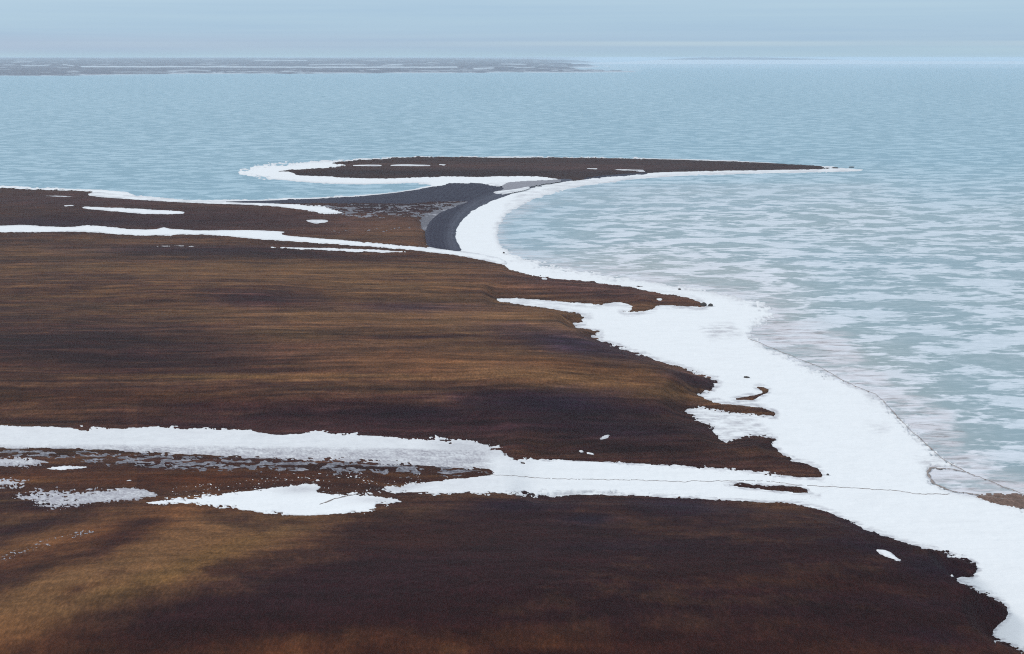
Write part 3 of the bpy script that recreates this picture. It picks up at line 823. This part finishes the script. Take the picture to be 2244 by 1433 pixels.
crack('tide_crack', [(1640, 740), (1700, 766), (1800, 806), (1870, 845), (1920, 864), (1950, 895), (2000, 946), (2060, 1001), (2115, 1034), (2180, 1058), (2260, 1090)], 0.42,
      'long dark tide crack curving along the outer edge of the shore snow', 'ice crack', 0.36, 0.1, 1)
crack('tide_crack', [(2115, 1032), (2075, 1026), (2040, 1024), (2031, 1036), (2044, 1058), (2090, 1077), (2150, 1084), (2200, 1093), (2260, 1096)], 0.9,
      'brown hooked crack looping round a snow tongue at the right edge', 'ice crack', 0.36, 0.5, 2)
crack('meltwater_channel', [(1045, 1030), (1080, 1040), (1150, 1045), (1250, 1050), (1360, 1051), (1480, 1055), (1560, 1054), (1680, 1054), (1760, 1064)], 0.4,
      'thin dark meltwater line down the middle of the valley snowdrift', 'stream', drift_top, 0.25, 3)
crack('meltwater_channel', [(1770, 1064), (1850, 1068), (1950, 1074), (2020, 1083), (2080, 1082)], 0.6,
      'brown meltwater line crossing the shore snow towards the hooked crack', 'stream', 0.36, 0.25, 4)
crack('meltwater_channel', crackline, 0.9, 'short dark gully cutting the top of the big lower left snow patch', 'stream', 0.93, 0.5, 5)
fd = sdf_in([(2140, 1088), (2170, 1083), (2230, 1086), (2300, 1090), (2300, 1118), (2240, 1112), (2195, 1106), (2165, 1100)], PX, PY, 40) + 4 * NE1 + 5 * NE2
o = mesh_from_grid('gravel_bar', GXp, GYp, REL + 0.30 + np.clip(fd, -2, 3) * 0.04, fd > -1.0, m_tundra, {'streak': zero}, {'ground_col': np.zeros(PX.shape + (3,)) + np.array(S(120, 100, 92))})
tag(o, 'brown gravel bar poking through the ice at the right edge', 'gravel bar')

# ------------------------------------------------------------------ boulders
m_rock, t, b = new_mat('rock')
n1 = geo_noise(t, 1.2, 5, 0.6)
cc = mixc(t, n1, (0.03, 0.026, 0.028), (0.12, 0.10, 0.09))
t.links.new(cc, b.inputs['Base Color'])
b.inputs['Roughness'].default_value = 0.9


def boulder(px, py, wpx, hpx, label, seed, level=0.3):
    x, y = ground(px, py)
    x, y = float(x), float(y)
    mpp = (y * cp + CAMZ * sp) / F
    rx, rz = wpx * mpp / 2, max(hpx * mpp, 0.3)
    import bmesh
    bm = bmesh.new()
    bmesh.ops.create_icosphere(bm, subdivisions=3, radius=1)
    for v in bm.verts:
        n_ = float(fbm(np.array(v.co.x * 1.4 + seed * 3 + v.co.z), np.array(v.co.y * 1.4 + v.co.z * .7), 3, seed))
        r = 1 + 0.35 * n_
        v.co = (v.co.x * rx * r, v.co.y * rx * 0.7 * r, (v.co.z * 0.75 + 0.35) * rz * r)
    me = bpy.data.meshes.new('boulder')
    bm.to_mesh(me)
    bm.free()
    me.materials.append(m_rock)
    o = bpy.data.objects.new('boulder', me)
    o.location = (x, y, level)
    COL.objects.link(o)
    return tag(o, label, 'boulder', 'dark boulders on the shore')


boulder(1557, 672, 11, 5, 'dark rounded boulder on snow just off the upper dark point', 1)
boulder(1541, 671, 14, 6, 'larger dark rock at the very tip of the upper dark point', 2)
boulder(1830, 369, 14, 2.2, 'long dark rock just off the right tip of the spit', 3)
boulder(1866, 367, 12, 1.6, 'farthest dark rock on the ice beyond the spit tip', 4)
boulder(1489, 636, 6, 3, 'tiny dark rock on snow above the upper dark point', 5)
boulder(1814, 1043, 6, 3.5, 'small dark stone off the tip of the lower middle point', 6)
boulder(1636, 829, 12, 3, 'flat dark rock alone on the snow north of the tundra islet', 7)
boulder(1104, 556, 4, 3, 'tiny dark stone on the snow near the bend of the beach', 8)

# ------------------------------------------------------------------ distant coast
m_far, t, b = new_mat('distant_coast')
sn = attr(t, 'snow')
n1 = geo_noise(t, 0.0016, 7, 0.65, (0.22, 1.0, 0))
n2 = geo_noise(t, 0.006, 5, 0.65, (0.3, 1.0, 0))
f = math_node(t, 'ADD', sn, ramp(t, math_node(t, 'ADD', math_node(t, 'MULTIPLY', n1, 0.6), math_node(t, 'MULTIPLY', n2, 0.4)), [(0.55, 0.0), (0.66, 0.7)]), True)
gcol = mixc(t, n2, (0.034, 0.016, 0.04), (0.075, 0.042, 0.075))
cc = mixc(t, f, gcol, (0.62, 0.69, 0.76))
t.links.new(cc, b.inputs['Base Color'])
b.inputs['Roughness'].default_value = 0.9

dx_ = np.arange(-1600, 1420, 5.0)
dd = np.exp(np.linspace(math.log(10800), math.log(60000), 150))
DX, DY = np.meshgrid(dx_, dd[::-1])
DXp = (DX - W / 2) / F * (DY * cp + CAMZ * sp)
zprof = 140 * (1 - np.exp(-np.maximum(DY - 12000, 0) / 15500)) * (1 + 0.05 * fbm(DXp / 6000, DY / 5000, 4, 200)) * (1 - 0.30 * sstep(900, 1300, DX) * sstep(15000, 30000, DY)) + 1
_, py0 = project(DXp, DY, zprof)
COAST = [(-1700, 168), (0, 166), (140, 166), (240, 163), (300, 160.5), (420, 158.5), (600, 158), (760, 157), (900, 156), (1060, 155), (1100, 153.5), (1200, 154.5),
         (1386, 153), (1394, 150.5), (1240, 148.5), (1330, 145.5), (1180, 144), (1260, 141), (1335, 137), (1200, 135), (1330, 131), (1150, 126), (700, 120), (-1700, 120)]
fc = sdf_in(COAST, DX, py0, 60) * 1.0 + 1.2 * fbm(DX / 40, py0 / 4, 3, 210)
zc = zprof * sstep(-0.2, 3.0, fc) - 2.5 * sstep(1.0, -1.0, fc)
_, pyc = project(DXp, DY, zc)
snw = np.clip((fbm(DX / 60, pyc / 2.0, 4, 260, 0.65) - 0.28) * 2.2, 0, 0.6)
for pts, w, s_ in (([(180, 146), (420, 146), (640, 147), (1000, 147)], 1.3, 1), ([(560, 132), (670, 132.5)], 0.9, .9), ([(40, 134), (70, 134)], .9, .8), ([(48, 143), (62, 143), (105, 144)], .8, .8),
                   ([(10, 142), (30, 142)], .7, .6), ([(140, 141), (160, 144)], 1.0, .8), ([(680, 142), (720, 141), (800, 142)], .9, .7), ([(370, 156), (420, 153), (460, 155)], 1.2, .6), ([(840, 143), (880, 141)], 1, .8),
                   ([(1040, 150), (1080, 149)], 1.4, .9), ([(1100, 140), (1150, 141)], 1.0, .7), ([(1200, 142), (1240, 143)], .8, .5), ([(1130, 148), (1170, 147)], .8, .8), ([(940, 137), (960, 138)], .8, .6),
                   ([(250, 157.5), (420, 158)], 0.8, .5), ([(500, 156.5), (640, 157)], .8, .4), ([(900, 155), (1060, 153)], 0.9, .5), ([(440, 140), (480, 143), (520, 142)], .7, .5)):
    snw = np.maximum(snw, s_ * np.exp(-(line_in(pts, DX, pyc + 0.6 * fbm(DX / 30, pyc / 3, 2, 220), 8) / w) ** 2))
snw = np.maximum(snw, 0.9 * sstep(1.5, 0.3, fc) * sstep(-0.5, 0.3, fbm(DX / 80, DX * 0, 2, 230) + 0.1))
o = mesh_from_grid('distant_coast', DXp, DY, zc, fc > -1.2, m_far, {'snow': np.clip(snw, 0, 1)})
tag(o, 'distant low tundra coast with snow streaks, blue with haze', kind='structure')

# distant island and the snowy shore on the right horizon
dx_ = np.arange(1250, 2700, 5.0)
dd = np.linspace(33000, 46000, 60)
DX, DY = np.meshgrid(dx_, dd[::-1])
DXp = (DX - W / 2) / F * (DY * cp + CAMZ * sp)
hill = 126 * sstep(33500, 43000, DY) * sstep(1330, 1560, DX) * (1 - 0.85 * sstep(1650, 2000, DX)) + 20 * sstep(33500, 39000, DY) * sstep(1280, 1500, DX)
hill *= 1 + 0.10 * fbm(DX / 70, DY / 3000, 3, 240)
hill = hill - 3 * (DX < 1290) + 0.5
_, pyc = project(DXp, DY, hill)
snw = np.clip(1 - 1.6 * sstep(131.2, 129.8, pyc + 0.9 * fbm(DX / 60, pyc / 2, 3, 250)), 0, 1)
snw = np.maximum(snw, sstep(1880, 1960, DX))
o = mesh_from_grid('distant_island', DXp, DY, hill, np.ones(DX.shape, bool), m_far, {'snow': snw})
tag(o, 'faint blue snow-skirted island on the right horizon', kind='structure')

# ------------------------------------------------------------------ haze
xs_, ys_ = (-140000, 140000), (-3000, 140000)
zs_ = (-4.0, 158.0)
v = [(x, y, z) for z in zs_ for y in ys_ for x in xs_]
fcs = [(0, 2, 3, 1), (4, 5, 7, 6), (0, 1, 5, 4), (2, 6, 7, 3), (0, 4, 6, 2), (1, 3, 7, 5)]
me = bpy.data.meshes.new('haze')
me.from_pydata(v, [], fcs)
hz, t, b = new_mat('haze')
t.nodes.remove(b)
pv = N(t, 'ShaderNodeVolumePrincipled')
pv.inputs['Color'].default_value = (0.74, 0.88, 1.0, 1)
pv.inputs['Density'].default_value = 3.5e-5
pv.inputs['Anisotropy'].default_value = 0.0
t.links.new(pv.outputs[0], t.nodes['Material Output'].inputs['Volume'])
me.materials.append(hz)
o = bpy.data.objects.new('haze', me)
COL.objects.link(o)
tag(o, 'thin pale blue haze over the sea', kind='stuff')
